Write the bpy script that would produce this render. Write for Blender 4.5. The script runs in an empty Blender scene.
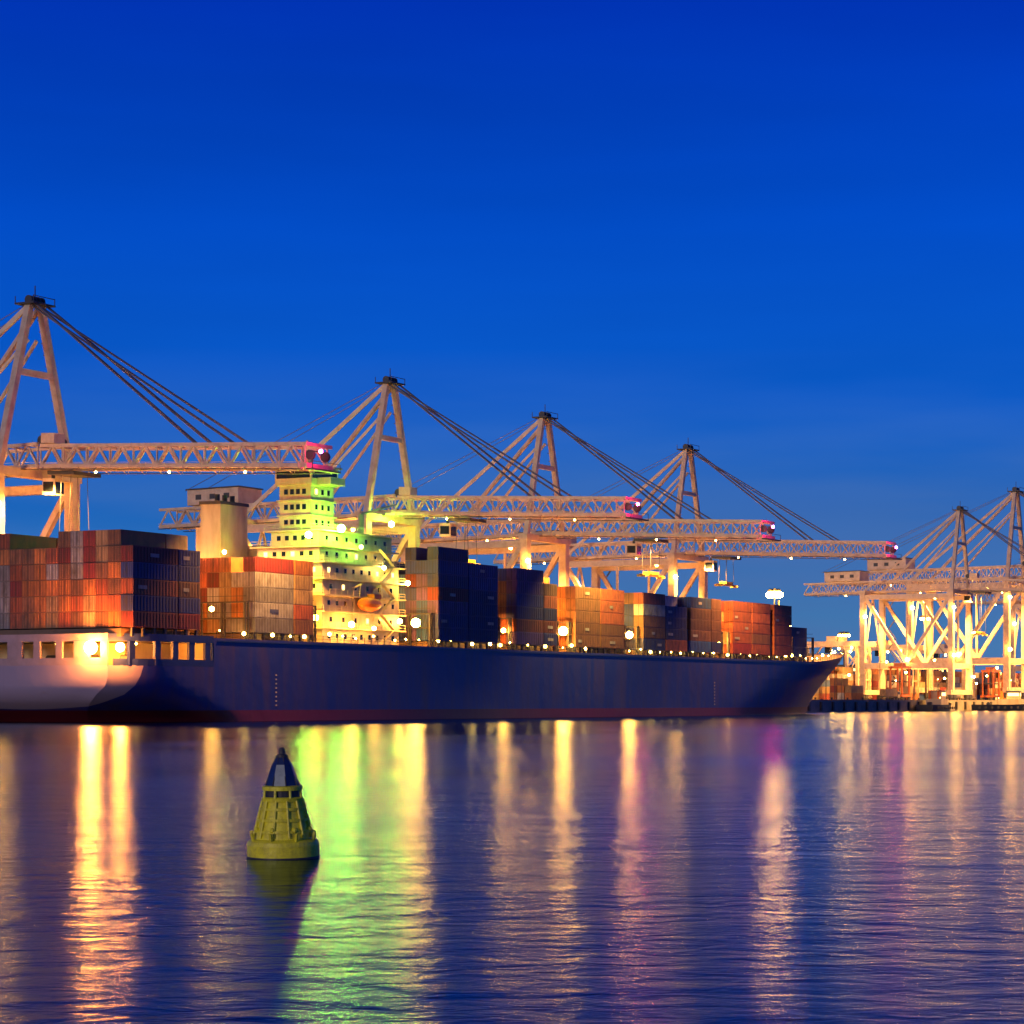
import bpy, math, random
from mathutils import Vector, Matrix
random.seed(7)
scene = bpy.context.scene
ANG = math.radians(62.3)
CA, SA = math.cos(ANG), math.sin(ANG)
def P(s, t, z=0.0):
    """harbour frame (s along the quay, t inland) -> world"""
    return Vector((CA*s - SA*t, SA*s + CA*t, z))

# ------------------------------------------------------------ mesh builder
class MB:
    def __init__(self): self.v=[]; self.f=[]; self.m=[]; self.c=[]
    def add(self, vs, fs, mat=0, col=None):
        o=len(self.v); self.v+= [tuple(a) for a in vs]
        for f in fs:
            self.f.append([i+o for i in f]); self.m.append(mat); self.c.append(col or (1,1,1))
    def box(self,x0,x1,y0,y1,z0,z1,mat=0,col=None):
        vs=[(x0,y0,z0),(x1,y0,z0),(x1,y1,z0),(x0,y1,z0),(x0,y0,z1),(x1,y0,z1),(x1,y1,z1),(x0,y1,z1)]
        fs=[(3,2,1,0),(4,5,6,7),(0,1,5,4),(1,2,6,5),(2,3,7,6),(3,0,4,7)]
        self.add(vs,fs,mat,col)
    def beam(self,p,q,w,h=None,mat=0):
        h=h or w; p=Vector(p); q=Vector(q); d=(q-p).normalized()
        up=Vector((0,0,1)) if abs(d.z)<0.95 else Vector((1,0,0))
        a=d.cross(up).normalized(); b=a.cross(d)
        a*=w/2; b*=h/2
        vs=[p-a-b,p+a-b,p+a+b,p-a+b,q-a-b,q+a-b,q+a+b,q-a+b]
        fs=[(3,2,1,0),(4,5,6,7),(0,1,5,4),(1,2,6,5),(2,3,7,6),(3,0,4,7)]
        self.add(vs,fs,mat)
    def tube(self,p,q,r,n=8,mat=0,r2=None):
        r2=r if r2 is None else r2
        p=Vector(p); q=Vector(q); d=(q-p).normalized()
        up=Vector((0,0,1)) if abs(d.z)<0.95 else Vector((1,0,0))
        a=d.cross(up).normalized(); b=a.cross(d)
        vs=[]
        for c,rr in ((p,r),(q,r2)):
            for i in range(n):
                t=2*math.pi*i/n; vs.append(c+a*rr*math.cos(t)+b*rr*math.sin(t))
        fs=[(i,(i+1)%n,n+(i+1)%n,n+i) for i in range(n)]
        fs+=[tuple(range(n-1,-1,-1)),tuple(range(n,2*n))]
        self.add(vs,fs,mat)
    def lathe(self,prof,n=32,mat=0,c=(0,0)):
        vs=[];fs=[]
        for r,z in prof:
            for i in range(n):
                t=2*math.pi*i/n; vs.append((c[0]+r*math.cos(t),c[1]+r*math.sin(t),z))
        for j in range(len(prof)-1):
            for i in range(n):
                fs.append((j*n+i,j*n+(i+1)%n,(j+1)*n+(i+1)%n,(j+1)*n+i))
        self.add(vs,fs,mat)
    def ball(self,c,r,mat=0,n=8,k=5):
        vs=[(c[0],c[1],c[2]-r)];fs=[]
        for j in range(1,k):
            ph=-math.pi/2+math.pi*j/k
            for i in range(n):
                t=2*math.pi*i/n
                vs.append((c[0]+r*math.cos(ph)*math.cos(t),c[1]+r*math.cos(ph)*math.sin(t),c[2]+r*math.sin(ph)))
        vs.append((c[0],c[1],c[2]+r)); L=len(vs)-1
        for i in range(n):
            fs.append((0,1+(i+1)%n,1+i))
            for j in range(k-2):
                a=1+j*n
                fs.append((a+i,a+(i+1)%n,a+n+(i+1)%n,a+n+i))
            a=1+(k-2)*n
            fs.append((a+i,a+(i+1)%n,L))
        self.add(vs,fs,mat)
    def warp(self,fn):
        self.v=[fn(a) for a in self.v]
    def mesh(self,name,mats,origin=(0,0,0),smooth=False):
        me=bpy.data.meshes.new(name)
        o=origin
        me.from_pydata([(a[0]-o[0],a[1]-o[1],a[2]-o[2]) for a in self.v],[],self.f)
        for m in mats: me.materials.append(m)
        me.polygons.foreach_set('material_index',self.m)
        if smooth: me.polygons.foreach_set('use_smooth',[True]*len(me.polygons))
        ca=me.color_attributes.new('Col','FLOAT_COLOR','CORNER')
        buf=[]
        for p,c in zip(me.polygons,self.c):
            buf+= [c[0],c[1],c[2],1.0]*p.loop_total
        ca.data.foreach_set('color',buf)
        me.update(); return me
def link(name,me,parent=None,loc=(0,0,0),rotz=0):
    ob=bpy.data.objects.new(name,me); scene.collection.objects.link(ob)
    ob.location=loc; ob.rotation_euler=(0,0,rotz)
    if parent: ob.parent=parent
    return ob
def empty(name,s,t,z=0,rotz=ANG):
    e=bpy.data.objects.new(name,None); scene.collection.objects.link(e)
    e.location=P(s,t,z); e.rotation_euler=(0,0,rotz); e.empty_display_size=2
    return e

# ------------------------------------------------------------ materials
def mat(name,col,rough=0.5,metal=0.0,noise=0.0,nscale=0.5,dirt=None,attr=False,bump=0.0,stretch=(1,1,1)):
    m=bpy.data.materials.new(name); m.use_nodes=True; nt=m.node_tree; N=nt.nodes; L=nt.links
    b=N['Principled BSDF']; b.inputs['Roughness'].default_value=rough; b.inputs['Metallic'].default_value=metal
    b.inputs['Base Color'].default_value=(*col,1)
    src=None
    if attr:
        a=N.new('ShaderNodeAttribute'); a.attribute_name='Col'; src=a.outputs['Color']
    tc=N.new('ShaderNodeTexCoord'); mp=N.new('ShaderNodeMapping'); mp.inputs['Scale'].default_value=stretch
    L.new(tc.outputs['Object'],mp.inputs['Vector'])
    if noise>0:
        n=N.new('ShaderNodeTexNoise'); n.inputs['Scale'].default_value=nscale; n.inputs['Detail'].default_value=6; n.inputs['Roughness'].default_value=0.65
        L.new(mp.outputs[0],n.inputs['Vector'])
        mx=N.new('ShaderNodeMix'); mx.data_type='RGBA'
        r=N.new('ShaderNodeMapRange'); r.inputs[1].default_value=0.42; r.inputs[2].default_value=0.75; r.inputs[4].default_value=noise
        L.new(n.outputs['Fac'],r.inputs[0]); L.new(r.outputs[0],mx.inputs[0])
        if src: L.new(src,mx.inputs[6])
        else: mx.inputs[6].default_value=(*col,1)
        d=dirt or tuple(c*0.35 for c in col)
        mx.inputs[7].default_value=(*d,1)
        src=mx.outputs[2]
        if bump>0:
            bp=N.new('ShaderNodeBump'); bp.inputs['Strength'].default_value=bump; bp.inputs['Distance'].default_value=0.05
            L.new(n.outputs['Fac'],bp.inputs['Height']); L.new(bp.outputs[0],b.inputs['Normal'])
    if src: L.new(src,b.inputs['Base Color'])
    return m
def emit(name,col,strength):
    m=bpy.data.materials.new(name); m.use_nodes=True; nt=m.node_tree
    for n in list(nt.nodes): nt.nodes.remove(n)
    e=nt.nodes.new('ShaderNodeEmission'); o=nt.nodes.new('ShaderNodeOutputMaterial')
    e.inputs[0].default_value=(*col,1); e.inputs[1].default_value=strength
    nt.links.new(e.outputs[0],o.inputs[0]); return m

M_white=mat('ship_white_paint',(.62,.54,.36),.45,noise=.7,nscale=.35,dirt=(.28,.19,.09),stretch=(1,1,.3))
M_sternlit=mat('stern_lit_tone',(.32,.26,.32),.45,noise=.6,nscale=.35,dirt=(.16,.12,.11))  # pale tone puts the lamplight on the navy stern into the colour
M_crane=mat('crane_paint',(.76,.60,.42),.45,noise=.65,nscale=.5,dirt=(.42,.25,.12))
M_dark=mat('dark_steel',(.04,.045,.055),.5,noise=.5,nscale=1.2,dirt=(.09,.06,.04))
M_navy=mat('navy_steel',(.016,.03,.17),.4,noise=.5,nscale=1.2)
M_cable=mat('stay_steel',(.17,.16,.19),.5)
M_glass=mat('window_glass',(.01,.015,.02),.1)
M_deck=mat('deck_paint',(.16,.10,.06),.6,noise=.5,nscale=.8)
M_cont=mat('container_paint',(1,1,1),.55,attr=True,noise=.8,nscale=.8,dirt=(.06,.04,.03),stretch=(1,1,.45))
M_orange=mat('lifeboat_orange',(.7,.17,.02),.4)
M_yellow=mat('spreader_yellow',(.5,.33,.04),.5)
M_conc=mat('concrete',(.28,.26,.23),.8,noise=.6,nscale=.4)
M_tug=mat('tug_paint',(.02,.03,.06),.4)
E_warm=emit('sodium_lamp',(1.0,.40,.05),300)
E_stern=emit('stern_flood',(1.0,.28,.03),620)
E_small=emit('deck_lamp',(1.0,.56,.10),85)
E_white=emit('white_flood',(1.0,.62,.09),250)
E_green=emit('mercury_flood',(.36,1.0,.05),460)
E_red=emit('red_beacon',(1.0,.02,.16),620)
E_win=emit('lit_window',(1.0,.68,.22),4)
E_mast=emit('mast_lamp',(1,.46,.07),220)
E_yard=emit('yard_lamp',(1,.42,.05),240)

def hull_mat():
    m=bpy.data.materials.new('hull_paint'); m.use_nodes=True; nt=m.node_tree; N=nt.nodes; L=nt.links
    b=N['Principled BSDF']; b.inputs['Roughness'].default_value=.42
    tc=N.new('ShaderNodeTexCoord'); sp=N.new('ShaderNodeSeparateXYZ'); L.new(tc.outputs['Object'],sp.inputs[0])
    mp=N.new('ShaderNodeMapping'); mp.inputs['Scale'].default_value=(.35,.35,.06); L.new(tc.outputs['Object'],mp.inputs[0])
    n=N.new('ShaderNodeTexNoise'); n.inputs['Scale'].default_value=1.0; n.inputs['Detail'].default_value=7; L.new(mp.outputs[0],n.inputs[0])
    mx=N.new('ShaderNodeMix'); mx.data_type='RGBA'; mx.inputs[6].default_value=(.018,.032,.24,1); mx.inputs[7].default_value=(.055,.04,.15,1)
    r=N.new('ShaderNodeMapRange'); r.inputs[1].default_value=.40; r.inputs[2].default_value=.70; r.inputs[4].default_value=1
    L.new(n.outputs['Fac'],r.inputs[0]); L.new(r.outputs[0],mx.inputs[0])
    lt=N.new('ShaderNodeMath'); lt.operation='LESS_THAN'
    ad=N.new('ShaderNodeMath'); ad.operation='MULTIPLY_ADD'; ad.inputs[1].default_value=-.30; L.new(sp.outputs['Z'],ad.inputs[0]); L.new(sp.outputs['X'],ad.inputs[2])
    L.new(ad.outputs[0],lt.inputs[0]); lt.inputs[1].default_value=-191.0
    m2=N.new('ShaderNodeMix'); m2.data_type='RGBA'; L.new(lt.outputs[0],m2.inputs[0]); L.new(mx.outputs[2],m2.inputs[6]); m2.inputs[7].default_value=(.30,.25,.36,1)  # transom end of the blue hull coloured pale, as lit from the quayside
    g=N.new('ShaderNodeMath'); g.operation='LESS_THAN'; g.inputs[1].default_value=1.9; L.new(sp.outputs['Z'],g.inputs[0])
    m3=N.new('ShaderNodeMix'); m3.data_type='RGBA'; L.new(g.outputs[0],m3.inputs[0]); L.new(m2.outputs[2],m3.inputs[6]); m3.inputs[7].default_value=(.13,.012,.025,1)
    L.new(m3.outputs[2],b.inputs['Base Color'])
    bp=N.new('ShaderNodeBump'); bp.inputs['Strength'].default_value=.3; bp.inputs['Distance'].default_value=.2
    n2=N.new('ShaderNodeTexNoise'); n2.inputs['Scale'].default_value=.35; L.new(tc.outputs['Object'],n2.inputs[0])
    L.new(n2.outputs['Fac'],bp.inputs['Height']); L.new(bp.outputs[0],b.inputs['Normal'])
    return m
M_hull=hull_mat()

# ------------------------------------------------------------ world (dusk sky)
w=bpy.data.worlds.new('World'); scene.world=w; w.use_nodes=True
nt=w.node_tree; N=nt.nodes; L=nt.links; bg=N['Background']
tc=N.new('ShaderNodeTexCoord'); sp=N.new('ShaderNodeSeparateXYZ'); L.new(tc.outputs['Generated'],sp.inputs[0])
cr=N.new('ShaderNodeValToRGB'); L.new(sp.outputs['Z'],cr.inputs[0])
el=cr.color_ramp.elements
el[0].position=0.0; el[0].color=(.09,.24,.46,1)
el[1].position=1.0; el[1].color=(.03,.035,.10,1)
for p,c in ((.04,(.050,.190,.47)),(.075,(.012,.130,.49)),(.12,(.003,.100,.55)),(.19,(.0005,.074,.58)),(.27,(.0003,.034,.46)),(.42,(.002,.012,.15))):
    e=el.new(p); e.color=(*c,1)
mp=N.new('ShaderNodeMapping'); mp.inputs['Scale'].default_value=(1.4,1.4,10); L.new(tc.outputs['Generated'],mp.inputs[0])
n=N.new('ShaderNodeTexNoise'); n.inputs['Scale'].default_value=3.2; n.inputs['Detail'].default_value=5; L.new(mp.outputs[0],n.inputs[0])
r=N.new('ShaderNodeMapRange'); r.inputs[1].default_value=.40; r.inputs[2].default_value=.66; r.inputs[4].default_value=.8; L.new(n.outputs['Fac'],r.inputs[0])
hz=N.new('ShaderNodeMapRange'); hz.inputs[1].default_value=.03; hz.inputs[2].default_value=.14; hz.inputs[3].default_value=1; hz.inputs[4].default_value=0; L.new(sp.outputs['Z'],hz.inputs[0])
mu=N.new('ShaderNodeMath'); mu.operation='MULTIPLY'; L.new(r.outputs[0],mu.inputs[0]); L.new(hz.outputs[0],mu.inputs[1])
mx=N.new('ShaderNodeMix'); mx.data_type='RGBA'; L.new(mu.outputs[0],mx.inputs[0]); L.new(cr.outputs[0],mx.inputs[6]); mx.inputs[7].default_value=(.07,.155,.40,1)
n3=N.new('ShaderNodeTexNoise'); n3.inputs['Scale'].default_value=1.6; n3.inputs['Detail'].default_value=4; L.new(mp.outputs[0],n3.inputs[0])
r3=N.new('ShaderNodeMapRange'); r3.inputs[1].default_value=.3; r3.inputs[2].default_value=.7; r3.inputs[3].default_value=.88; r3.inputs[4].default_value=1.1; L.new(n3.outputs['Fac'],r3.inputs[0])
L.new(mx.outputs[2],bg.inputs[0]); L.new(r3.outputs[0],bg.inputs[1])

# afterglow from behind the camera
sd=bpy.data.lights.new('sun','SUN'); sd.energy=.85; sd.angle=math.radians(12); sd.color=(1,.74,.56)
so=bpy.data.objects.new('sun',sd); scene.collection.objects.link(so)
so.rotation_euler=(math.radians(80),0,math.radians(-35))

# ------------------------------------------------------------ water
def water():
    m=bpy.data.materials.new('sea_water'); m.use_nodes=True; nt=m.node_tree; N=nt.nodes; L=nt.links
    N.remove(N['Principled BSDF']); out=N['Material Output']
    df=N.new('ShaderNodeBsdfDiffuse'); df.inputs['Color'].default_value=(.0005,.004,.02,1)
    b=N.new('ShaderNodeBsdfAnisotropic'); b.distribution='BECKMANN'; b.inputs['Color'].default_value=(.50,.62,.72,1)
    fz=N.new('ShaderNodeFresnel'); fz.inputs['IOR'].default_value=1.17
    mxs=N.new('ShaderNodeMixShader'); L.new(fz.outputs[0],mxs.inputs[0]); L.new(df.outputs[0],mxs.inputs[1]); L.new(b.outputs[0],mxs.inputs[2]); L.new(mxs.outputs[0],out.inputs['Surface'])
    tc=N.new('ShaderNodeTexCoord')
    def noise(sc,det,strx=(1,1,1),off=0):
        mp=N.new('ShaderNodeMapping'); mp.inputs['Scale'].default_value=strx; mp.inputs['Location'].default_value=(off,off,0); L.new(tc.outputs['Object'],mp.inputs[0])
        n=N.new('ShaderNodeTexNoise'); n.inputs['Scale'].default_value=sc; n.inputs['Detail'].default_value=det; n.inputs['Distortion'].default_value=.4; L.new(mp.outputs[0],n.inputs[0]); return n.outputs['Fac']
    rr=N.new('ShaderNodeMapRange'); rr.inputs[1].default_value=.35; rr.inputs[2].default_value=.7; rr.inputs[3].default_value=.18; rr.inputs[4].default_value=.25
    L.new(noise(.04,4,(.8,.5,1)),rr.inputs[0]); L.new(rr.outputs[0],b.inputs['Roughness'])
    pt=N.new('ShaderNodeMapRange'); pt.inputs[1].default_value=.35; pt.inputs[2].default_value=.65; pt.inputs[3].default_value=.45; pt.inputs[4].default_value=1.0
    L.new(noise(.12,3,(.5,.8,1),31),pt.inputs[0])
    def bump(h,dist,prev,patch=False):
        bb=N.new('ShaderNodeBump'); bb.inputs['Strength'].default_value=1; bb.inputs['Distance'].default_value=dist; L.new(h,bb.inputs['Height'])
        if patch: L.new(pt.outputs[0],bb.inputs['Strength'])
        if prev: L.new(prev.outputs[0],bb.inputs['Normal'])
        return bb
    p=bump(noise(.22,2,(.7,1,1)),.07,None)
    p=bump(noise(1.1,3,(.85,1.0,1)),.050,p,True)
    p=bump(noise(4.2,2,(.8,1,1),7),.009,p,True)
    L.new(p.outputs[0],b.inputs['Normal']); L.new(p.outputs[0],fz.inputs['Normal'])
    mb=MB(); mb.add([(-6000,-300,0),(6000,-300,0),(6000,12000,0),(-6000,12000,0)],[(0,1,2,3)])
    link('water',mb.mesh('water',[m]))
water()

# ------------------------------------------------------------ ship
ORI=(517,261.5,0); TC=261.5; HB=23.0; SM=347.0
ship=empty('container_ship',517,261.5)
def sm(a,b,x):
    x=max(0,min(1,(x-a)/(b-a))); return x*x*(3-2*x)
def stem(z):
    return 681+ 20*(max(0,z)/17.4)**1.25 + (0 if z>0 else -z*1.5)
def stern(z):
    return 324 + 10*(1-sm(-2,5,z))
def hb(s,z):
    zz=max(0,min(1,z/15))
    u=max(0,min(1,(stem(z)-s)/(118-30*zz)))
    bow=(1-(1-u)**(2.0+.5*zz))**(1.0-.12*zz)
    d=max(0,min(1,(s-stern(z))/ (26-14*sm(0,8,z))))
    b0=.35+.45*sm(-1,7,z)
    st=b0+(1-b0)*(1-(1-d)**3)
    return HB*min(bow,st)
def ztop(s): return 14+3.6*sm(625,697,s)
fr=[]
for i in range(12): fr.append((i/12)**1.6*.08)
for i in range(24): fr.append(.08+.62*i/24)
for i in range(31): fr.append(.70+.30*(1-(1-i/30)**1.4))
def grid(mb,rows,matid):
    nc=len(rows[0])
    for sgn in (-1,1):
        vs=[];fs=[]
        for r in rows:
            for (s,b,z) in r: vs.append((s,TC+sgn*b,z))
        for j in range(len(rows)-1):
            for i in range(nc-1):
                a=j*nc+i
                q=(a,a+1,a+nc+1,a+nc)
                fs.append(q if sgn<0 else q[::-1])
        mb.add(vs,fs,matid)
mb=MB()
rows=[]
zs=[-2,-1,0,.8,1.7,3,4.5,6,7.5,9.2]
for z in zs:
    a,b=stern(z),stem(z)
    rows.append([(a+(b-a)*f, hb(a+(b-a)*f,z), z) for f in fr])
grid(mb,rows,0)
vs=[];fs=[]
for j,z in enumerate(zs):
    s0=stern(z); b0=hb(s0,z)
    for k in range(9):
        y=-1+2*k/8; vs.append((s0-1.2*(1-y*y),TC+y*b0,z))
for j in range(len(zs)-1):
    for k in range(8):
        a=j*9+k; fs.append((a+1,a,a+9,a+10))
mb.add(vs,fs,0)
rows=[]
for r_ in (0,.25,.5,.75,1.0):
    row=[]
    for i in range(70):
        f=i/69; f=1-(1-f)**1.3
        s=SM+(stem(9.2)-SM)*f
        zt=ztop(s+8*f)
        z=9.2+(zt-9.2)*r_
        ss=SM+(stem(z)-SM)*f
        row.append((ss,hb(ss,z),z))
    rows.append(row)
grid(mb,rows,0)
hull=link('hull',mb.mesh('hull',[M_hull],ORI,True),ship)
mb=MB()
for s_ in (366,560,660):
    for k in range(8):
        z=2.6+k*.75
        b=hb(s_,z); mb.box(s_-.22,s_+.22,TC-b-.05,TC-b+.1,z,z+.26,0)
link('draught_marks',mb.mesh('draught_marks',[M_white],ORI),ship)
mb=MB()
s=SM+1
while s<630:
    b=hb(s,13.55); b2=hb(s+6,13.55)
    mb.beam((s,TC-b-.04,13.55),(s+6,TC-b2-.04,13.55),.14,.22,0); s+=6
link('rubbing_strake',mb.mesh('rubbing_strake',[M_navy],ORI),ship)
# decks / stern mooring deck
mb=MB()
def deck(s0,s1,z,off,mt,n=40):
    vs=[];fs=[]
    for i in range(n+1):
        s=s0+(s1-s0)*i/n; zz=z if z else ztop(s)-off
        b=hb(s,zz)-.05
        vs+=[(s,TC-b,zz),(s,TC+b,zz)]
    for i in range(n): a=2*i; fs.append((a,a+2,a+3,a+1))
    mb.add(vs,fs,mt)
deck(324.2,SM,9.15,0,0,12)
deck(SM,698,0,.35,0,60)
mb.box(SM-.4,SM,TC-22.9,TC+22.9,9.16,13.9,1)
mb.box(333,SM-.5,TC-15,TC+15,9.16,13.0,1)
vs=[];fs=[]
ns=12
for zz in (13.1,14.3):
    for i in range(ns+1):
        s=324+(SM-324)*i/ns; b=hb(s,11)
        vs+=[(s,TC-b,zz),(s,TC+b,zz)]
o=2*(ns+1)
fsn=[]
for i in range(ns):
    a=2*i
    fs+=[(a+1,a+3,a+2,a),(o+a,o+a+2,o+a+3,o+a+1)]
    fsn+=[(a,a+2,o+a+2,o+a),(a+3,a+1,o+a+1,o+a+3)]
fs+=[(0,o,o+1,1)]
mb.add(vs,fs,4); mb.add(vs,fsn,3)
b0=hb(324,11)
mb.box(323.9,324.2,TC-b0,TC+b0,9.2,10.4,4)
k=0; y=-b0+.7
while y<b0:
    wd=3.0 if k%3==1 else 1.3
    mb.box(323.85,324.4,TC+y-wd/2,TC+y+wd/2,10.4,13.1,4); y+=4.5; k+=1
for i in range(5):
    s=327+i*4.6
    b=hb(s,11)-.3
    for sg in(-1,1):
        mb.box(s-.75,s+.75,TC+sg*b-.25,TC+sg*b+.25,9.2,13.1,3)
s=324.6
while s<SM-1.2:
    for sg in(-1,1):
        mb.beam((s,TC+sg*(hb(s,11)-.1),9.7),(s+1.6,TC+sg*(hb(s+1.6,11)-.1),9.7),.2,1.1,3)
    s+=1.6
for t_ in (243,250,258,266,274):
    mb.tube((329,t_-1,10.2),(329,t_+1,10.2),.8,10,2)
link('stern_mooring_deck',mb.mesh('stern_deck',[M_deck,M_white,M_dark,M_navy,M_sternlit],ORI),ship)

# containers
PAL={'rust':(.36,.095,.045),'orange':(.47,.17,.05),'grey':(.30,.29,.30),'navy':(.03,.05,.22),'maroon':(.22,.03,.032),
 'white':(.54,.52,.48),'green':(.05,.17,.10),'blue':(.04,.12,.36),'tan':(.38,.25,.13),'purple':(.13,.07,.24),'brown':(.22,.10,.055)}
bays=[
 (325.3,1.5,5,['rust','rust','rust','orange','tan','brown','maroon','brown','grey','brown']),
 (360.3,1.5,5,['orange','grey','orange','rust','tan','maroon','brown','grey']),
 (424.5,2,6,['navy','navy','purple','purple','maroon','navy','blue']),
 (457.5,1.5,6,['navy','maroon','purple','rust','brown','navy']),
 (485.0,2,5,['orange','rust','rust','tan','brown','maroon','brown']),
 (520.0,2,5,['maroon','navy','rust','rust','white','purple','brown']),
 (547.0,1.2,5,['blue','maroon','navy','brown']),
 (573.0,2,5,['orange','rust','rust','tan','brown','maroon']),
 (600.5,1,5,['rust','maroon','orange','brown']),
 (618.0,1,3,['maroon','rust','navy','purple'])]
mb=MB(); Zc=15.3; TH=2.62
gaps=[]
for bi,(s0,nb,tiers,pal) in enumerate(bays):
    nfull=int(nb); lens=[12.19]*nfull+([6.06] if nb-nfull>.01 else [])
    s=s0
    for li,Ln in enumerate(lens):
        first=True
        for r_ in range(18):
            t0=TC-22.4+r_*2.49
            if s>560 and abs(t0+1.2-TC)>hb(s+12,14)-1.3: continue
            h=tiers+random.choice([0,0,0,0,-1,0,-1,1 if bi in(0,2,4) else 0])
            if bi==0: h=5 if r_<1 else 6 if r_<6 else 5+(r_%5==0)
            if r_==0: h=tiers-(1 if (li==1 and bi in (3,5)) else 0)
            if bi==2 and r_==0: h=7-li
            col_run=random.choice(pal)
            for k in range(h):
                if random.random()<.6: col_run=random.choice(pal)
                c=PAL[col_run]
                if r_==0 and bi==0: c=PAL[['maroon','navy','rust','navy','maroon'][k] if li==0 else random.choice(['maroon','brown','navy','rust'])]
                j=random.uniform(.6,1.15); c=tuple(min(.8,x*j) for x in c)
                z0=Zc+k*TH
                e=random.uniform(-.05,.05)
                mb.box(s+e,s+Ln+e,t0,t0+2.43,z0,z0+2.56,0,c)
                if first:
                    nr=14 if Ln>7 else 7
                    for q in range(nr):
                        xx=s+.5+(Ln-1)*q/(nr-1)
                        mb.box(xx-.13,xx+.13,t0-.05,t0-.001,z0+.15,z0+2.4,0,tuple(v*.72 for v in c))
                    if random.random()<.28:
                        a=s+random.choice([1.2,Ln*.5-1.5,Ln-4.5]); wl=random.uniform(1.6,3.0)
                        lc=(.36,.34,.33) if sum(c)<.9 else (.05,.07,.2)
                        mb.box(a,min(a+wl,s+Ln-.6),t0-.075,t0-.055,z0+.9,z0+1.5,0,lc)
                if li==0:
                    for q in (.35,.85,1.58,2.08):
                        mb.box(s+e-.07,s+e-.002,t0+q-.05,t0+q+.05,z0+.1,z0+2.46,0,tuple(v*1.5 for v in c))
                    mb.box(s+e-.05,s+e-.003,t0+1.19,t0+1.24,z0+.05,z0+2.5,0,(.02,.02,.02))
            first=False
        s+=Ln+.35
    gaps.append((s0,s))
link('containers',mb.mesh('containers',[M_cont],ORI),ship)

# hatch coamings, lashing bridges, rails, deck posts
mb=MB()
for (a,b) in gaps:
    yb=HB-2 if b<560 else hb(b,14)-1.8
    mb.box(a-.3,b-.2,TC-yb+.8,TC+yb-.8,13.8,15.1,0)
    x=a
    while x<b-1:
        for sg in(-1,1): mb.box(x,x+.5,TC+sg*(yb+1.0)-.2,TC+sg*(yb+1.0)+.2,13.8,15.2,1)
        x+=2.95
    for xs in (a-1.9,b+.8):
        if xs<SM: continue
        top=15+5.4
        for r_ in range(10):
            tt=TC-yb-.6+r_*(2*yb+1.2)/9
            mb.beam((xs,tt,13.8),(xs,tt,top),.3,.3,1)
            mb.beam((xs+.9,tt,13.8),(xs+.9,tt,top),.3,.3,1)
        for zz in (17.6,top):
            mb.box(xs-.1,xs+1.0,TC-yb-.8,TC+yb+.8,zz,zz+.18,1)
            mb.beam((xs,TC-yb-.8,zz+1.1),(xs,TC+yb+.8,zz+1.1),.08,.08,1)
s=SM+1
while s<696:
    z=ztop(s); b=hb(s,z)-.15
    s2=s+2.4; z2=ztop(s2); b2=max(.1,hb(s2,z2)-.15)
    for sg in(-1,1):
        mb.beam((s,TC+sg*b,z),(s,TC+sg*b,z+1.15),.09,.09,1)
        for dz in(.55,1.1): mb.beam((s,TC+sg*b,z+dz),(s2,TC+sg*b2,z2+dz),.06,.06,1)
    s=s2
mb.box(642,642.6,TC-12,TC+12,14,19,0)
for t_ in (TC-4,TC+4): mb.tube((668,t_-1.6,17.8),(668,t_+1.6,17.8),1.1,12,1); mb.box(666.5,669.5,t_-2,t_+2,16.3,17.2,1)
mb.tube((660,TC,16),(660,TC,32),.55,10,2,.3); mb.beam((660,TC-2.5,27),(660,TC+2.5,27),.25,.25,2)
mb.beam((660,TC,28.5),(656,TC,16.5),.2,.2,2)
link('deck_fittings',mb.mesh('deck_fittings',[M_deck,M_dark,M_white],ORI),ship)

# superstructure
mb=MB()
def wins(axis,pos,a0,a1,z,n,w_,h_,litp=.25):
    for i in range(n):
        c=a0+(a1-a0)*(i+.5)/n
        m_=2 if random.random()<litp else 1
        if axis=='t': mb.box(c-w_/2,c+w_/2,pos-.06,pos-.002,z,z+h_,m_)
        else: mb.box(pos-.06,pos-.002,c-w_/2,c+w_/2,z,z+h_,m_)
def level(s0,s1,t0,t1,z0,z1,ws=None,wt=None,slab=True,rail=True,lit=.25,ov=1.0):
    mb.box(s0,s1,t0,t1,z0,z1-.25,0)
    if slab:
        mb.box(s0-ov,s1+ov,t0-ov-.1,t1+ov+.1,z1-.25,z1,0)
        if rail:
            o_=ov-.1
            pts=[(s0-o_,t0-o_),(s1+o_,t0-o_),(s1+o_,t1+o_),(s0-o_,t1+o_),(s0-o_,t0-o_)]
            for (p,q) in zip(pts[:-1],pts[1:]):
                for dz in(.5,1.0): mb.beam((*p,z1+dz),(*q,z1+dz),.07,.07,0)
                L_=math.dist(p,q); n=int(L_/2)
                for k in range(n):
                    x=p[0]+(q[0]-p[0])*k/n; y=p[1]+(q[1]-p[1])*k/n
                    mb.beam((x,y,z1),(x,y,z1+1),.07,.07,0)
    if ws: wins('t',t0,s0+.8,s1-.8,z0+1.0,ws,.8,.95,lit)
    if wt: wins('s',s0,t0+.8,t1-.8,z0+1.0,wt,.8,.95,lit)
z=13.9
for i in range(5):
    level(386,413.5,241.6,281 if i<3 else 264,z,z+3.0,9 if i%2==0 else 6,10,lit=.15); z+=3.0
for i in range(2):
    level(386.6,412.5,242.6,256-i*3,z,z+2.9,7,6-i,lit=.1); z+=2.9
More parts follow.
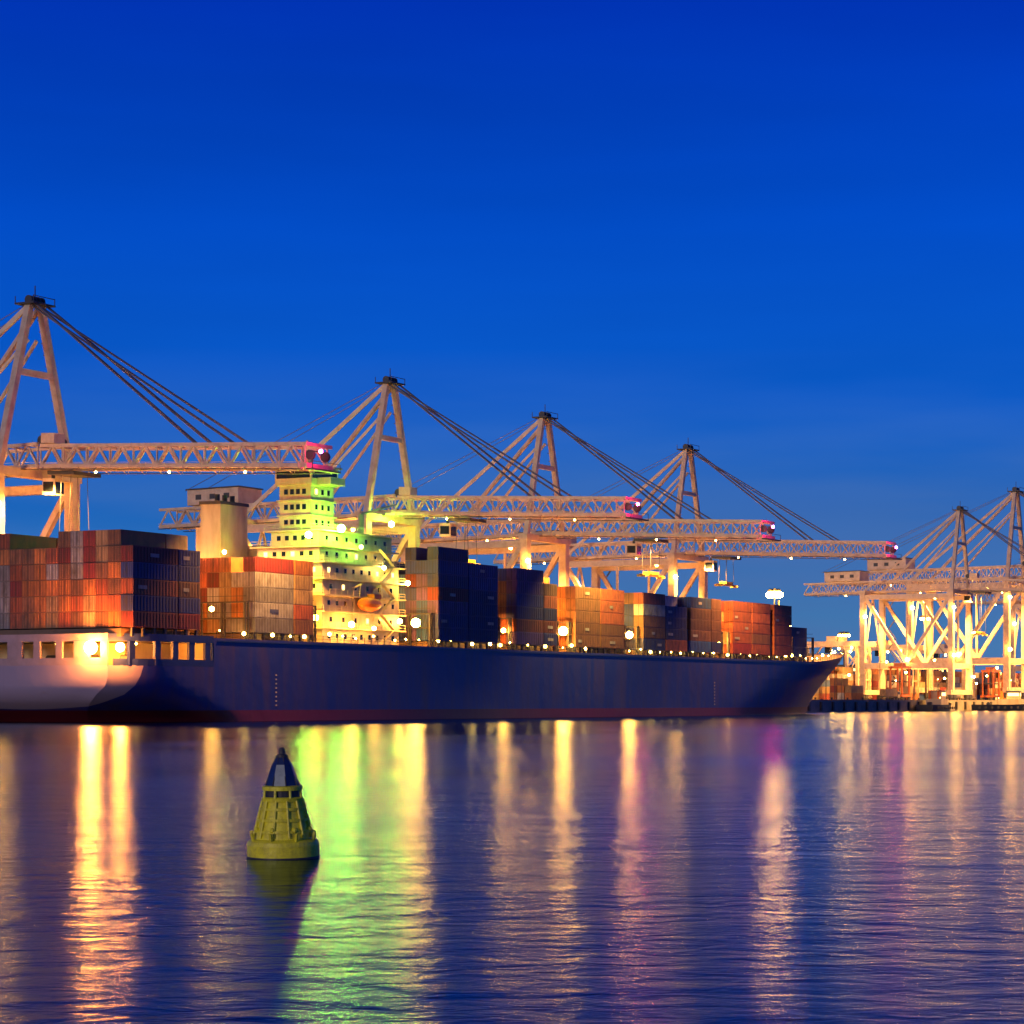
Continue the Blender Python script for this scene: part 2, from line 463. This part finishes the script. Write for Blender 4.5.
# z = 34.7 tower
for i in range(3):
    level(386.6,394.5,244.4,251.2,z,z+2.8,3,4,True,i==2,.05,.35); z+=2.8
mb.box(386,395.2,243.9,251.8,z,z+3.2,0)
mb.box(385.93,385.99,244.2,251.4,z+1.1,z+2.4,1); mb.box(386.4,394.8,243.83,243.89,z+1.1,z+2.4,1)
mb.box(385.5,395.8,243.3,252.4,z+3.2,z+3.5,0)
mb.box(388,393,241,243.85,z-.1,z+1.2,0)
ZB=z+3.5
mb.tube((391,248,ZB),(391,248,ZB+5),.3,8,0,.2); mb.beam((391,246,ZB+2.6),(391,250,ZB+2.6),.22,.22,0)
mb.beam((391,246.8,ZB+4),(391,249.2,ZB+4),.35,.2,0)
mb.ball((388,245.6,ZB+.9),.8,0); mb.tube((393,250,ZB),(393,250,ZB+4),.1,6,0)
for i in range(6):
    za=14+i*3; a=410 if i%2 else 405; b=405 if i%2 else 410
    mb.beam((a,240.7,za),(b,240.7,za+3),.7,.12,0)
mb.box(387,396,264.5,269.0,28.9,40.2,0); mb.box(386.8,396.2,264.3,269.2,40.2,40.8,3)
for q in (389,391.5,394): mb.tube((q,266.6,40.8),(q,266.6,42.2),.5,10,3)
mb.box(387.5,395.5,269.02,270.4,28.9,36,0)
mb.box(398,404,262,270,28.9,33,0)
mb.tube((407,246,34.7),(407,246,39),.55,8,0); mb.beam((407,246,39),(413,242,41),.4,.4,0)
for (a,b) in ((401,247),(397.5,246),(404,250)): mb.tube((a,b,34.7),(a,b,36.0),.6,8,0); mb.ball((a,b,36.2),.75,0)
link('superstructure',mb.mesh('superstructure',[M_white,M_glass,E_win,M_dark],ORI),ship)
mb=MB()
vs=[];fs=[];n=12
for i in range(9):
    u=-1+2*i/8; rr=1.3*(1-abs(u)**3.2)+.05
    for k in range(n):
        a=2*math.pi*k/n; vs.append((400+4.0*u,240.0+rr*math.cos(a),21.5+rr*math.sin(a)))
for i in range(8):
    for k in range(n): fs.append((i*n+k,i*n+(k+1)%n,(i+1)*n+(k+1)%n,(i+1)*n+k))
mb.add(vs,fs,0); mb.box(400.5,403,239.2,240.8,22.5,23.4,0)
for q in(396.5,403.5): mb.beam((q,241.6,24.3),(q,239.6,25.1),.3,.3,1); mb.beam((q,241.3,18.5),(q,241.3,24.5),.3,.3,1); mb.beam((q,240,22.7),(q,239.8,25),.08,.08,1)
link('lifeboat',mb.mesh('lifeboat',[M_orange,M_white],ORI,False),ship)

# ship lamps
mb=MB()
LM=[E_warm,E_stern,E_small,E_white,E_green]
def lamp(s,t,z,r,k):
    if r<.25: mb.ball((s,t,z),r,k,5,2)
    elif r<.7: mb.ball((s,t,z),r,k,6,3)
    else: mb.ball((s,t,z),r,k,10,6)
lamp(322.8,245.6,12.0,1.1,1); lamp(322.8,239.8,12.0,.75,1)
for t_ in (249,255,262,270,277): lamp(326,t_,12.7,.16,2)
for s_ in (329,334,339,344): lamp(s_,241.2,12.7,.2,2)
for (s_,t_,z_,r_) in ((350,241,19,.45),(350,247,25,.5),(351,262,25,.5),(382.8,241.0,18.5,.6),(383.2,251,24,.45),
      (416.6,239.6,18.5,.9),(417,247,24,.6),(417,258,31,.5),(454.5,240.6,18,.5),(454,250,27,.4),(480,239.6,18.5,.95),(480,248,25,.65),(481,262,27,.5),
      (514,239.8,18.5,.8),(514,250,25,.55),(543,240.2,18.5,.4),(568,240.5,18.5,.75),(567,252,25,.6),(596,242,18,.4),(614.5,243,19,.7),(615,256,24,.5),(637,249,19,.6),(636,262,20,.4)):
    lamp(s_,t_,z_,r_,0)
s=350
while s<690:
    b=hb(s,14)-.9
    lamp(s,TC-b,ztop(s)+random.uniform(.8,1.6),random.choice([.16,.22,.34]),2); s+=random.uniform(4,9)
for (s_,t_,z_,r_,k_) in ((383.0,242.6,33.5,.65,4),(390,240.0,35,.72,4),(397,240.0,32,.35,4),(405,239.8,28.5,.4,3),(413.5,239.6,26,.5,3),(384.2,246,25,.3,4),(410,239.3,18.6,.5,0),(392,239.0,17.5,.6,0),(400,239.0,17.0,.4,0),(384.6,262,31,.4,3),(384.5,272,29.5,.45,0),(414.2,246,33,.5,3)):
    lamp(s_,t_,z_,r_,k_)
link('lamps',mb.mesh('ship_lamps',LM,ORI),ship)

# ------------------------------------------------------------ ship-to-shore cranes
BL=-61.0
def droop(a):
    x,y,z=a
    return (x,y,z-.8-max(0,-y)*.042-max(0,y)*.018)
def truss(mb,y0,y1,x,zb,zt,step,w,mt):
    n=max(1,round((y1-y0)/step)); d=(y1-y0)/n
    mb.beam((x,y0,zb),(x,y1,zb),w,w*1.3,mt); mb.beam((x,y0,zt),(x,y1,zt),w,w,mt)
    for i in range(n):
        a=y0+i*d
        mb.beam((x,a,zb),(x,a+d/2,zt),w*.55,w*.55,mt); mb.beam((x,a+d/2,zt),(x,a+d,zb),w*.55,w*.55,mt)
        mb.beam((x,a,zb),(x,a,zt),w*.4,w*.4,mt)
mb=MB()
for x in(-11,11):
    for y in(0,35):
        mb.box(x-1.1,x+1.1,y-1.0,y+1.0,7,44.4,0)
    mb.box(x-.9,x+.9,1.05,33.95,16,18.2,0)
    mb.box(x-.8,x+.8,1.05,33.95,42.6,44.35,0)
    mb.beam((x,1,43),(x,17.5,18),1.2,1.2,0); mb.beam((x,34,43),(x,17.5,18),1.2,1.2,0)
    mb.beam((x,17.5,43),(x,17.5,18.2),.6,.6,0)
for y in(0,35):
    mb.box(-13.5,13.5,y-.8,y+.8,6.1,7.9,0)
    for x in(-12,-8,8,12):
        mb.box(x-1.7,x+1.7,y-.6,y+.6,4.8,6.05,1)
        for q in(-1,0,1): mb.tube((x+q*1.1,y-.4,4.45),(x+q*1.1,y+.4,4.45),.42,10,1)
    mb.box(-9.85,9.85,y-.7,y+.7,16.2,18,0)
    mb.box(-12.5,12.5,y-1.2,y+1.2,44.4,46.0,0)
    if y==35:
        mb.beam((-10,y,19),(0,y,44),.5,.5,0); mb.beam((10,y,19),(0,y,44),.5,.5,0)
for i in range(9):
    z0=8+i*4; a,b=(30,33) if i%2 else (33,30)
    mb.beam((12.8,a,z0),(12.8,b,z0+4),.8,.15,1)
for sg in(-1,1):
    mb.beam((sg*10.5,0,45.9),(sg*1.6,0,76.5),1.25,1.25,0)
    mb.beam((sg*1.6,.6,75.8),(sg*9.5,35,46),.8,.8,0)
    mb.beam((sg*1.2,.6,70),(sg*5,20,50.5),.5,.5,0)
mb.box(-5.0,5.0,-.45,.45,63.2,64.3,0)
for i in range(14):
    f=i/14; mb.box(10.9-8.6*f-.5,10.9-8.6*f+.5,.9,1.5,47+29*f,47.15+29*f,1)
mb.box(-3.2,3.2,-2.2,2.2,76.3,76.6,1)
for q in(-1.8,-.6,.6,1.8): mb.tube((q-.2,0,77.2),(q+.2,0,77.2),.85,12,1)
for (x,y) in((-3.1,-2.1),(3.1,-2.1),(3.1,2.1),(-3.1,2.1)): mb.beam((x,y,76.6),(x,y,77.8),.12,.12,1)
mb.beam((-3.1,-2.1,77.7),(3.1,-2.1,77.7),.12,.12,1); mb.beam((0,0,77),(0,0,80),.15,.15,1)
CR_frame=mb.mesh('crane_frame',[M_crane,M_dark])
mb=MB()
for x in(-3.6,3.6):
    truss(mb,-3.5,62,x,47.3,51.3,5,.62,0)
    truss(mb,BL,-4.2,x,47.3,51.0,5,.62,0)
y=BL
while y<62:
    mb.beam((-3.6,y,51.1),(3.6,y,51.1),.3,.3,0); mb.beam((-3.6,y,47.0),(3.6,y,47.0),.35,.35,0)
    mb.beam((-3.6,y,47.2),(3.6,y+5,47.2),.2,.2,0); y+=5.0
for x in(-5.1,5.1):
    y=BL
    while y<61:
        y2=min(61,y+4)
        mb.box(x-.55,x+.55,y,y2,46.5,46.62,1)
        for dz in(.6,1.15): mb.beam((x*1.1,y,46.6+dz),(x*1.1,y2,46.6+dz),.07,.07,0)
        mb.beam((x*1.1,y,46.6),(x*1.1,y,47.75),.08,.08,0); mb.beam((x,y,46.5),(x*.72,y,47.1),.15,.15,0); y+=4
mb.box(-5,5,38.5,53,51.8,55.4,0); mb.box(-5.3,5.3,38.2,53.3,55.4,55.7,1)
for q in (41,45,49): mb.box(-5.06,-5.003,q,q+1.6,53.0,54.2,1)
mb.beam((-4.2,BL-.4,47.3),(4.2,BL-.4,47.3),.8,.8,0); mb.beam((-4.2,BL-.4,51),(4.2,BL-.4,51),.6,.6,0)
mb.box(-4.6,4.6,BL-2.2,BL-.85,46.5,46.8,1)
for x in(-4.5,4.5): mb.beam((x,BL-2.1,46.8),(x,BL-2.1,48),.1,.1,1)
mb.beam((-4.5,BL-2.1,48),(4.5,BL-2.1,48),.1,.1,1)
mb.beam((-4.2,BL-.8,49.6),(-4.2,BL-3.4,49.6),.2,.2,1)
for q in(-2.4,2.4): mb.tube((q-.25,BL-.4,49.2),(q+.25,BL-.4,49.2),.9,10,1)
mb.box(-4.6,-1.5,-8,-5,51.4,53.2,0)
for q in(-3,3): mb.tube((q-.3,-4,52),(q+.3,-4,52),.9,10,1)
mb.warp(droop)
CR_boom=mb.mesh('crane_boom',[M_crane,M_dark])
mb=MB()
def dz_(y,z): return droop((0,y,z))[2]
for x in(-3.4,-2.4,2.4,3.4):
    x2=x*.5
    mb.tube((x2,-.6,77),(x,-38,dz_(-38,51.2)),.16,6,0); mb.tube((x2,-.6,76),(x,-46,dz_(-46,51.2)),.13,6,0)
for x in (-1,1): mb.tube((x,0,77),(x*3,55,dz_(55,55.5)),.08,6,0)
CR_stay=mb.mesh('crane_stays',[M_cable])
def trolley(y,hook):
    mb=MB()
    mb.box(-4,4,y-3,y+3,45.7,46.4,1)
    mb.box(-1.4,1.4,y+3.4,y+6.2,42.2,45.2,0); mb.box(-1.2,1.2,y+3.32,y+3.38,42.5,44.6,2); mb.box(-1.46,-1.41,y+3.7,y+6,42.8,44.6,2)
    mb.beam((0,y+4.8,45.2),(0,y+4.8,46),.5,.5,1)
    for a in(-3,3):
        for b in(-1.1,1.1): mb.tube((a*.8,y+b,45.8),(a,y+b,hook+1.2),.06,5,1)
    mb.box(-6.05,6.05,y-.5,y+.5,hook,hook+.5,3); mb.box(-2.5,2.5,y-1.1,y+1.1,hook+.5,hook+1.2,3)
    for a in(-5.9,5.9): mb.box(a-.15,a+.15,y-1.2,y+1.2,hook-.3,hook+.3,3)
    mb.warp(droop)
    return mb.mesh('trolley',[M_crane,M_dark,M_glass,M_yellow])
def clamps(floods):
    mb=MB()
    for (x,y,z,r,k) in floods:
        if z>43.5 and z<50: z=dz_(y,z)
        mb.ball((x,y,z),r,k,6,3 if r>.3 else 2)
    return mb.mesh('crane_lamps',[E_warm,E_white,E_red,E_small,E_green])
def crane(s,t=292,ty=-14,hook=38,scale=1.0,power=1.0,green=False):
    e=empty('ship_to_shore_crane',s,t); e.scale=(scale,)*3
    link('portal_frame_and_mast',CR_frame,e); link('boom_and_girder',CR_boom,e); link('stays',CR_stay,e)
    link('trolley_and_cab',trolley(ty,hook),e)
    fl=[(-4.2,BL-3.6,49.6,.34,2),(-5.5,-34,46.0,.25,3),(-5.5,-18,46.0,.25,3),(-5.5,-50,46,.25,3),
        (-5.5,14,46,.3,3),(-5.5,44,46,.3,3),
        (-12.6,-1.6,39,.6,0),(12.6,-1.6,30,.45,0),(-12.6,33.6,36,.7,0),(-12.4,-1.6,21,.65,0),(12.4,-1.6,13,.5,0),(-12.4,17,19.4,.65,0),(0,10,43.3,.5,0),(12.6,36,12,.5,0)]
    if green: fl+=[(-6.2,-4,44.6,.7,4),(6,-12,44.6,.5,4)]
    link('lamps',clamps(fl),e)
    for (y,pw) in((-58,1.0),(-34,1.1),(-8,1.0),(24,.9)):  # outermost spot is added to brighten the near side of the ship's containers
        ld=bpy.data.lights.new('floodlight','SPOT'); ld.energy=2.3e5*power*pw; ld.color=(1,.44,.09) if not green else (1,.62,.10)
        ld.spot_size=math.radians(128); ld.spot_blend=.5; ld.shadow_soft_size=.4
        lo=bpy.data.objects.new('floodlight',ld); scene.collection.objects.link(lo); lo.parent=e; lo.location=(-5.6,y,dz_(y,45.9))
        lo.rotation_euler=(math.radians(16 if y<-50 else 4),math.radians(-4),0)
    return e
crane(367.1,ty=-9,hook=33)
crane(495.9,ty=-20,hook=36,green=True)
crane(574.5,ty=-30,hook=37)
crane(666.1,ty=-12,hook=38)
crane(924,ty=-8,hook=30,power=1.7)
crane(1012,t=296,ty=-20,hook=36,scale=1.18,power=1.7)
crane(1150,t=296,ty=-20,hook=36,scale=1.1)

# ------------------------------------------------------------ quay / ground / yard
mb=MB()
mb.box(-300,2600,289.2,296.5,-3,4.0,0)
x=-290
while x<2590:
    mb.box(x,x+1.2,288.5,289.19,.4,3.4,1); x+=11
x=300
while x<1300:
    mb.tube((x,290.3,4),(x,290.3,4.8),.28,8,1,.4); x+=15
mb.box(-300,2600,291.93,292.07,4.004,4.1,1)
q_=empty('quay',0,0); link('quay_wall',mb.mesh('quay_wall',[M_conc,M_dark]),q_)
mb=MB(); mb.add([(-2500,296.5,3.99),(7000,296.5,3.99),(7000,6000,3.99),(-2500,6000,3.99)],[(0,1,2,3)])
g=link('ground',mb.mesh('ground',[mat('yard_asphalt',(.06,.055,.05),.85,noise=.6,nscale=.05,dirt=(.1,.09,.08))]),None,(0,0,0),ANG)

def stack(s,t,ns,nt_,hmin,hmax,pal):
    e=empty('container_stack',s,t); mb=MB()
    for i in range(ns):
        for j in range(nt_):
            for k in range(random.randint(hmin,hmax)):
                c=PAL[random.choice(pal)]; f=random.uniform(.8,1.2)
                mb.box(i*12.8,i*12.8+12.19,j*2.8,j*2.8+2.44,4+k*2.62,4+k*2.62+2.56,0,tuple(a*f for a in c))
    link('containers',mb.mesh('stack',[M_cont]),e)
allp=['rust','orange','tan','maroon','blue','white','grey','brown','tan','orange']
for (s,t) in((700,340),(790,345),(880,342),(960,338),(1050,344),(1130,340),(560,345),(430,345),(300,345),(1260,350),(1400,350),(1560,360),(1750,380),(860,372),(950,376),(1040,372)):
    stack(s,t,5,6,3,5,allp)
for (s,t) in((905,306),(968,309),(842,306),(1040,308),(1090,308)): stack(s,t,1,3,1,3,allp)

def yard_gantry(s,t):
    e=empty('yard_gantry_crane',s,t,4); mb=MB()
    for x in(-7,7):
        for y in(0,26):
            mb.box(x-.6,x+.6,y-.6,y+.6,1.5,21,0)
        mb.box(x-.7,x+.7,-3,29,21.02,23,0)
        mb.beam((x,.6,14),(x,6,21),.5,.5,0); mb.beam((x,25.4,14),(x,20,21),.5,.5,0)
    for y in(0,26):
        mb.box(-9,9,y-.5,y+.5,.8,1.48,0)
        for x in(-8,-6,6,8): mb.tube((x,y-.3,.45),(x,y+.3,.45),.45,10,1)
        mb.beam((-6.4,y,8),(6.4,y,8),.5,.5,0); mb.beam((-6.4,y,8),(6.4,y,20),.3,.3,0)
    mb.box(-6.3,6.3,9,13,22.2,25,0); mb.box(-1.2,1.2,13.4,15.6,18.5,20.9,2)
    for a in(-3,3): mb.tube((a,11,22),(a,11,12),.07,5,1)
    mb.box(-6,6,10.5,11.5,11.6,12,1)
    for (x,y) in((-7.8,2),(-7.8,24),(7.8,13)): mb.ball((x,y,20.4),.5,3,6,3)
    link('frame_and_trolley',mb.mesh('yard_gantry',[M_crane,M_dark,M_glass,E_yard]),e)
for (s,t) in((800,335),(868,340),(930,333),(1000,337),(1075,336),(740,338)): yard_gantry(s,t)

def light_mast(s,t,h=43,r=.42):
    e=empty('light_mast',s,t,4); mb=MB()
    mb.tube((0,0,0),(0,0,h-4),.45,10,0,.2); mb.lathe([(1.8,h-5.2),(2.1,h-4.9),(2.1,h-4.5),(1.8,h-4.3)],16,0)
    for k in range(8):
        a=2*math.pi*k/8; mb.box(2.0*math.cos(a)-.4,2.0*math.cos(a)+.4,2.0*math.sin(a)-.4,2.0*math.sin(a)+.4,h-5.3,h-4.7,0)
    for k in range(8):
        a=2*math.pi*k/8; mb.ball((2.1*math.cos(a),2.1*math.sin(a),h-5.3-r),r,1,6,3)
    link('mast_and_lamps',mb.mesh('light_mast',[M_dark,E_mast]),e)
for (s,t,h,r) in((597,332,47,.9),(834,332,44,1.15),(1010,334,40,.5),(1180,338,43,.5),(400,336,43,.5),(720,380,38,.5),(890,350,34,.6),(960,352,32,.5)): light_mast(s,t,h,r)

def column(s,t,h=12):
    e=empty('street_lamp',s,t,4); mb=MB()
    mb.tube((0,0,0),(0,0,h),.16,8,0,.1); mb.beam((0,0,h),(0,-2.2,h+.5),.12,.12,0); mb.box(-.25,.25,-3.0,-2.1,h+.4,h+.62,0)
    mb.ball((0,-2.6,h+.05),.45,1,6,3)
    link('column_and_lamp',mb.mesh('lamp_column',[M_dark,E_yard]),e)
for i,s in enumerate((735,765,790,812,832,850,872,890,908,928,948,966,985,1004,1022,1042,1065,1090,1120,1150)): column(s,298.5+ (i%3)*10,7+(i*5%7)*1.5)

def straddle(s,t):
    e=empty('straddle_carrier',s,t,4); mb=MB()
    for x in(-4,4):
        for y in(-2.2,2.2):
            mb.box(x-.3,x+.3,y-.3,y+.3,1.4,11.5,0)
            for q in(-.8,.8): mb.tube((x+q,y-.25,.65),(x+q,y+.25,.65),.65,12,1)
    for y in(-2.2,2.2): mb.box(-6,6,y-.45,y+.45,1.2,2.0,0); mb.box(-5.5,5.5,y-.35,y+.35,11.5,12.4,0)
    for x in(-4,4): mb.box(x-.4,x+.4,-1.85,1.85,11.6,12.3,0)
    mb.box(4.6,6.4,-2.6,-.8,9.2,11.4,2); mb.box(-2,2,-1.6,1.6,12.4,13.6,0)
    mb.box(-6.05,6.05,-1.2,1.2,6.5,7,1)
    link('frame',mb.mesh('straddle',[M_orange,M_dark,M_glass]),e)
for s,t in((880,301),(1000,303),(770,302)): straddle(s,t)

def truck(s,t):
    e=empty('terminal_truck',s,t,4); mb=MB()
    mb.box(-6.5,6.3,-1.2,1.2,1.1,1.4,1); mb.box(-6.4,5.8,-1.22,1.22,1.42,4.0,0,PAL[random.choice(allp)])
    mb.box(6.6,8.8,-1.2,1.2,.7,3.2,2); mb.box(6.9,8.4,-1.24,-1.203,2.0,2.9,3); mb.box(8.803,8.85,-1,1,2,2.9,3)
    for x in(-5.4,-4.2,5.2,7.8):
        for y in(-1.05,1.05): mb.tube((x,y-.2,.5),(x,y+.2,.5),.5,12,1)
    for y in(-.8,.8): mb.ball((8.95,y,1.1),.1,4,6,2)
    link('cab_and_trailer',mb.mesh('truck',[M_cont,M_dark,M_white,M_glass,E_small]),e)
for s,t in((862,299),(940,300),(1035,301)): truck(s,t)

e=empty('terminal_building',1240,420,4); mb=MB()
mb.box(0,70,0,40,0,18,0); mb.box(-.5,70.5,-.5,40.5,18,18.8,1)
for f in range(5):
    for i in range(16): mb.box(2+i*4.2,4.6+i*4.2,-.06,-.003,1.5+f*3.4,3.2+f*3.4,2 if random.random()<.5 else 3)
    for i in range(9): mb.box(-.06,-.003,2+i*4.2,4.6+i*4.2,1.5+f*3.4,3.2+f*3.4,2 if random.random()<.5 else 3)
link('walls_and_windows',mb.mesh('terminal',[M_conc,M_dark,E_win,M_glass]),e)

def tug(s,t,rot):
    e=empty('tugboat',s,t,0,rot); mb=MB()
    n=16; vs=[];fs=[]
    lv=[(-.6,.8),(0.2,.92),(1.6,1.0),(2.3,1.03)]
    for z,k in lv:
        for i in range(n+1):
            u=-1+2*i/n; b=4.2*k*(1-max(0,u)**2.6)**.8*(1-.25*max(0,-u)**4)
            x=13*u*(.95+.05*k)+(1.2 if u>.9 and z>1 else 0); zz=z+(.9*max(0,u)**2 if z>1 else 0)
            vs.append((x,-b,zz)); vs.append((x,b,zz))
    m_=2*(n+1)
    for j in range(3):
        for i in range(n):
            a=j*m_+2*i
            fs+=[(a,a+2,a+m_+2,a+m_),(a+3,a+1,a+m_+1,a+m_+3)]
        fs.append((j*m_+1,j*m_,(j+1)*m_,(j+1)*m_+1))
    for i in range(n): a=2*m_+2*i; fs.append((a,a+2,a+3,a+1))
    mb.add(vs,fs,0)
    mb.box(-3,6,-2.8,2.8,1.7,4.4,1); mb.box(0,5,-2.1,2.1,4.4,7.2,1); mb.box(-.3,5.3,-2.4,2.4,7.2,7.45,0)
    mb.box(.4,4.6,-2.16,-2.103,5.5,6.7,2); mb.box(5.003,5.06,-1.8,1.8,5.5,6.7,2); mb.box(.4,4.6,2.103,2.16,5.5,6.7,2)
    for y in(-1.6,1.6): mb.tube((-2,y,4.4),(-2,y,7.4),.5,10,3,.42)
    mb.tube((1.5,0,7.4),(1.5,0,12),.15,6,1,.08); mb.beam((1.5,-1.2,10),(1.5,1.2,10),.12,.12,1)
    mb.tube((-7,-.8,2.6),(-7,.8,2.6),.7,10,0)
    for i in range(9): mb.tube((-10+i*2.4,-4.35,1.2),(-10+i*2.4,-4.0,1.2),.5,8,4)
    mb.ball((1.5,-.3,11.5),.16,5,6,2); mb.ball((-2.9,-2.5,4.8),.14,5,6,2)
    link('hull_and_wheelhouse',mb.mesh('tug',[M_tug,M_white,E_win,M_orange,M_dark,E_small]),e)
tug(925,274,ANG-math.pi/2+.2); tug(990,280,ANG-math.pi/2-.15); tug(870,284,ANG)

# ------------------------------------------------------------ navigation buoy
buoy=bpy.data.objects.new('navigation_buoy',None); scene.collection.objects.link(buoy)
buoy.location=(-4.85,53,0); buoy.rotation_euler=(math.radians(1.5),math.radians(-1.0),.3)
M_by=mat('buoy_yellow_paint',(.92,.88,.03),.4,noise=.6,nscale=6,dirt=(.22,.20,.04),bump=.4)
M_bb=mat('buoy_blue_panel',(.015,.035,.13),.4,noise=.5,nscale=4)
M_bw=mat('buoy_pale_panel',(.34,.42,.40),.4,noise=.4,nscale=5)
mb=MB()
mb.lathe([(.0,-.5),(.70,-.5),(.755,-.35),(.765,.28),(.745,.36),(.69,.40),(.62,.42),(.60,.5),(.59,.55)],48,0)
mb.lathe([(.59,.55),(.52,.8),(.46,1.02),(.41,1.2)],48,0)
for z,r_ in((.58,.60),(.82,.54),(1.05,.48)): mb.lathe([(r_-.04,z-.03),(r_+.02,z-.03),(r_+.02,z+.03),(r_-.04,z+.03)],48,0)
mb.lathe([(.764,.05),(.774,.05),(.774,-.1),(.764,-.1)],48,3)
mb.lathe([(.41,1.2),(.44,1.2),(.45,1.27),(.40,1.30)],48,0)
for k in range(12):
    a=2*math.pi*k/12; c,s_=math.cos(a),math.sin(a)
    mb.tube((.64*c,.64*s_,.45),(.44*c,.44*s_,1.22),.028,6,0)
for k in range(8):
    a=2*math.pi*k/8+.2; c,s_=math.cos(a),math.sin(a)
    mb.tube((.68*c,.68*s_,.38),(.72*c,.72*s_,.56),.04,6,0); mb.ball((.60*c,.60*s_,.62),.06,0)
    mb.tube((.42*c,.42*s_,1.28),(.40*c,.40*s_,1.46),.03,6,0)
mb.lathe([(.36,1.28),(.36,1.46)],24,3)
mb.lathe([(.34,1.44),(.43,1.44),(.43,1.52),(.34,1.54)],32,0)
link('float_body',mb.mesh('buoy_body',[M_by,M_bb,M_bw,M_dark]),buoy)
mb=MB()
n=8
for k in range(n):
    a0=2*math.pi*k/n; a1=2*math.pi*(k+1)/n
    pr=[(.36,1.54),(.30,1.75),(.22,1.98),(.12,2.14)]
    for (r0,z0),(r1,z1) in zip(pr[:-1],pr[1:]):
        mb.add([(r0*math.cos(a0),r0*math.sin(a0),z0),(r0*math.cos(a1),r0*math.sin(a1),z0),(r1*math.cos(a1),r1*math.sin(a1),z1),(r1*math.cos(a0),r1*math.sin(a0),z1)],[(0,1,2,3)],1 if k%3==2 and z0<1.9 else 0)
    mb.tube((.37*math.cos(a0),.37*math.sin(a0),1.54),(.12*math.cos(a0),.12*math.sin(a0),2.15),.016,5,2)
mb.lathe([(.12,2.13),(.13,2.13),(.13,2.18),(.07,2.2),(.07,2.28),(.05,2.33),(0,2.34)],16,2)
link('top_mark',mb.mesh('buoy_top',[M_bb,M_bw,M_dark]),buoy)

# ------------------------------------------------------------ camera
cd=bpy.data.cameras.new('camera'); cam=bpy.data.objects.new('camera',cd); scene.collection.objects.link(cam)
cd.lens=87.9; cd.sensor_width=36; cd.shift_y=.1855; cd.clip_end=20000
cam.location=(0,0,3.3); cam.rotation_euler=(math.radians(90),0,0)
scene.camera=cam
scene.view_settings.view_transform='Standard'; scene.view_settings.look='None'; scene.view_settings.exposure=0
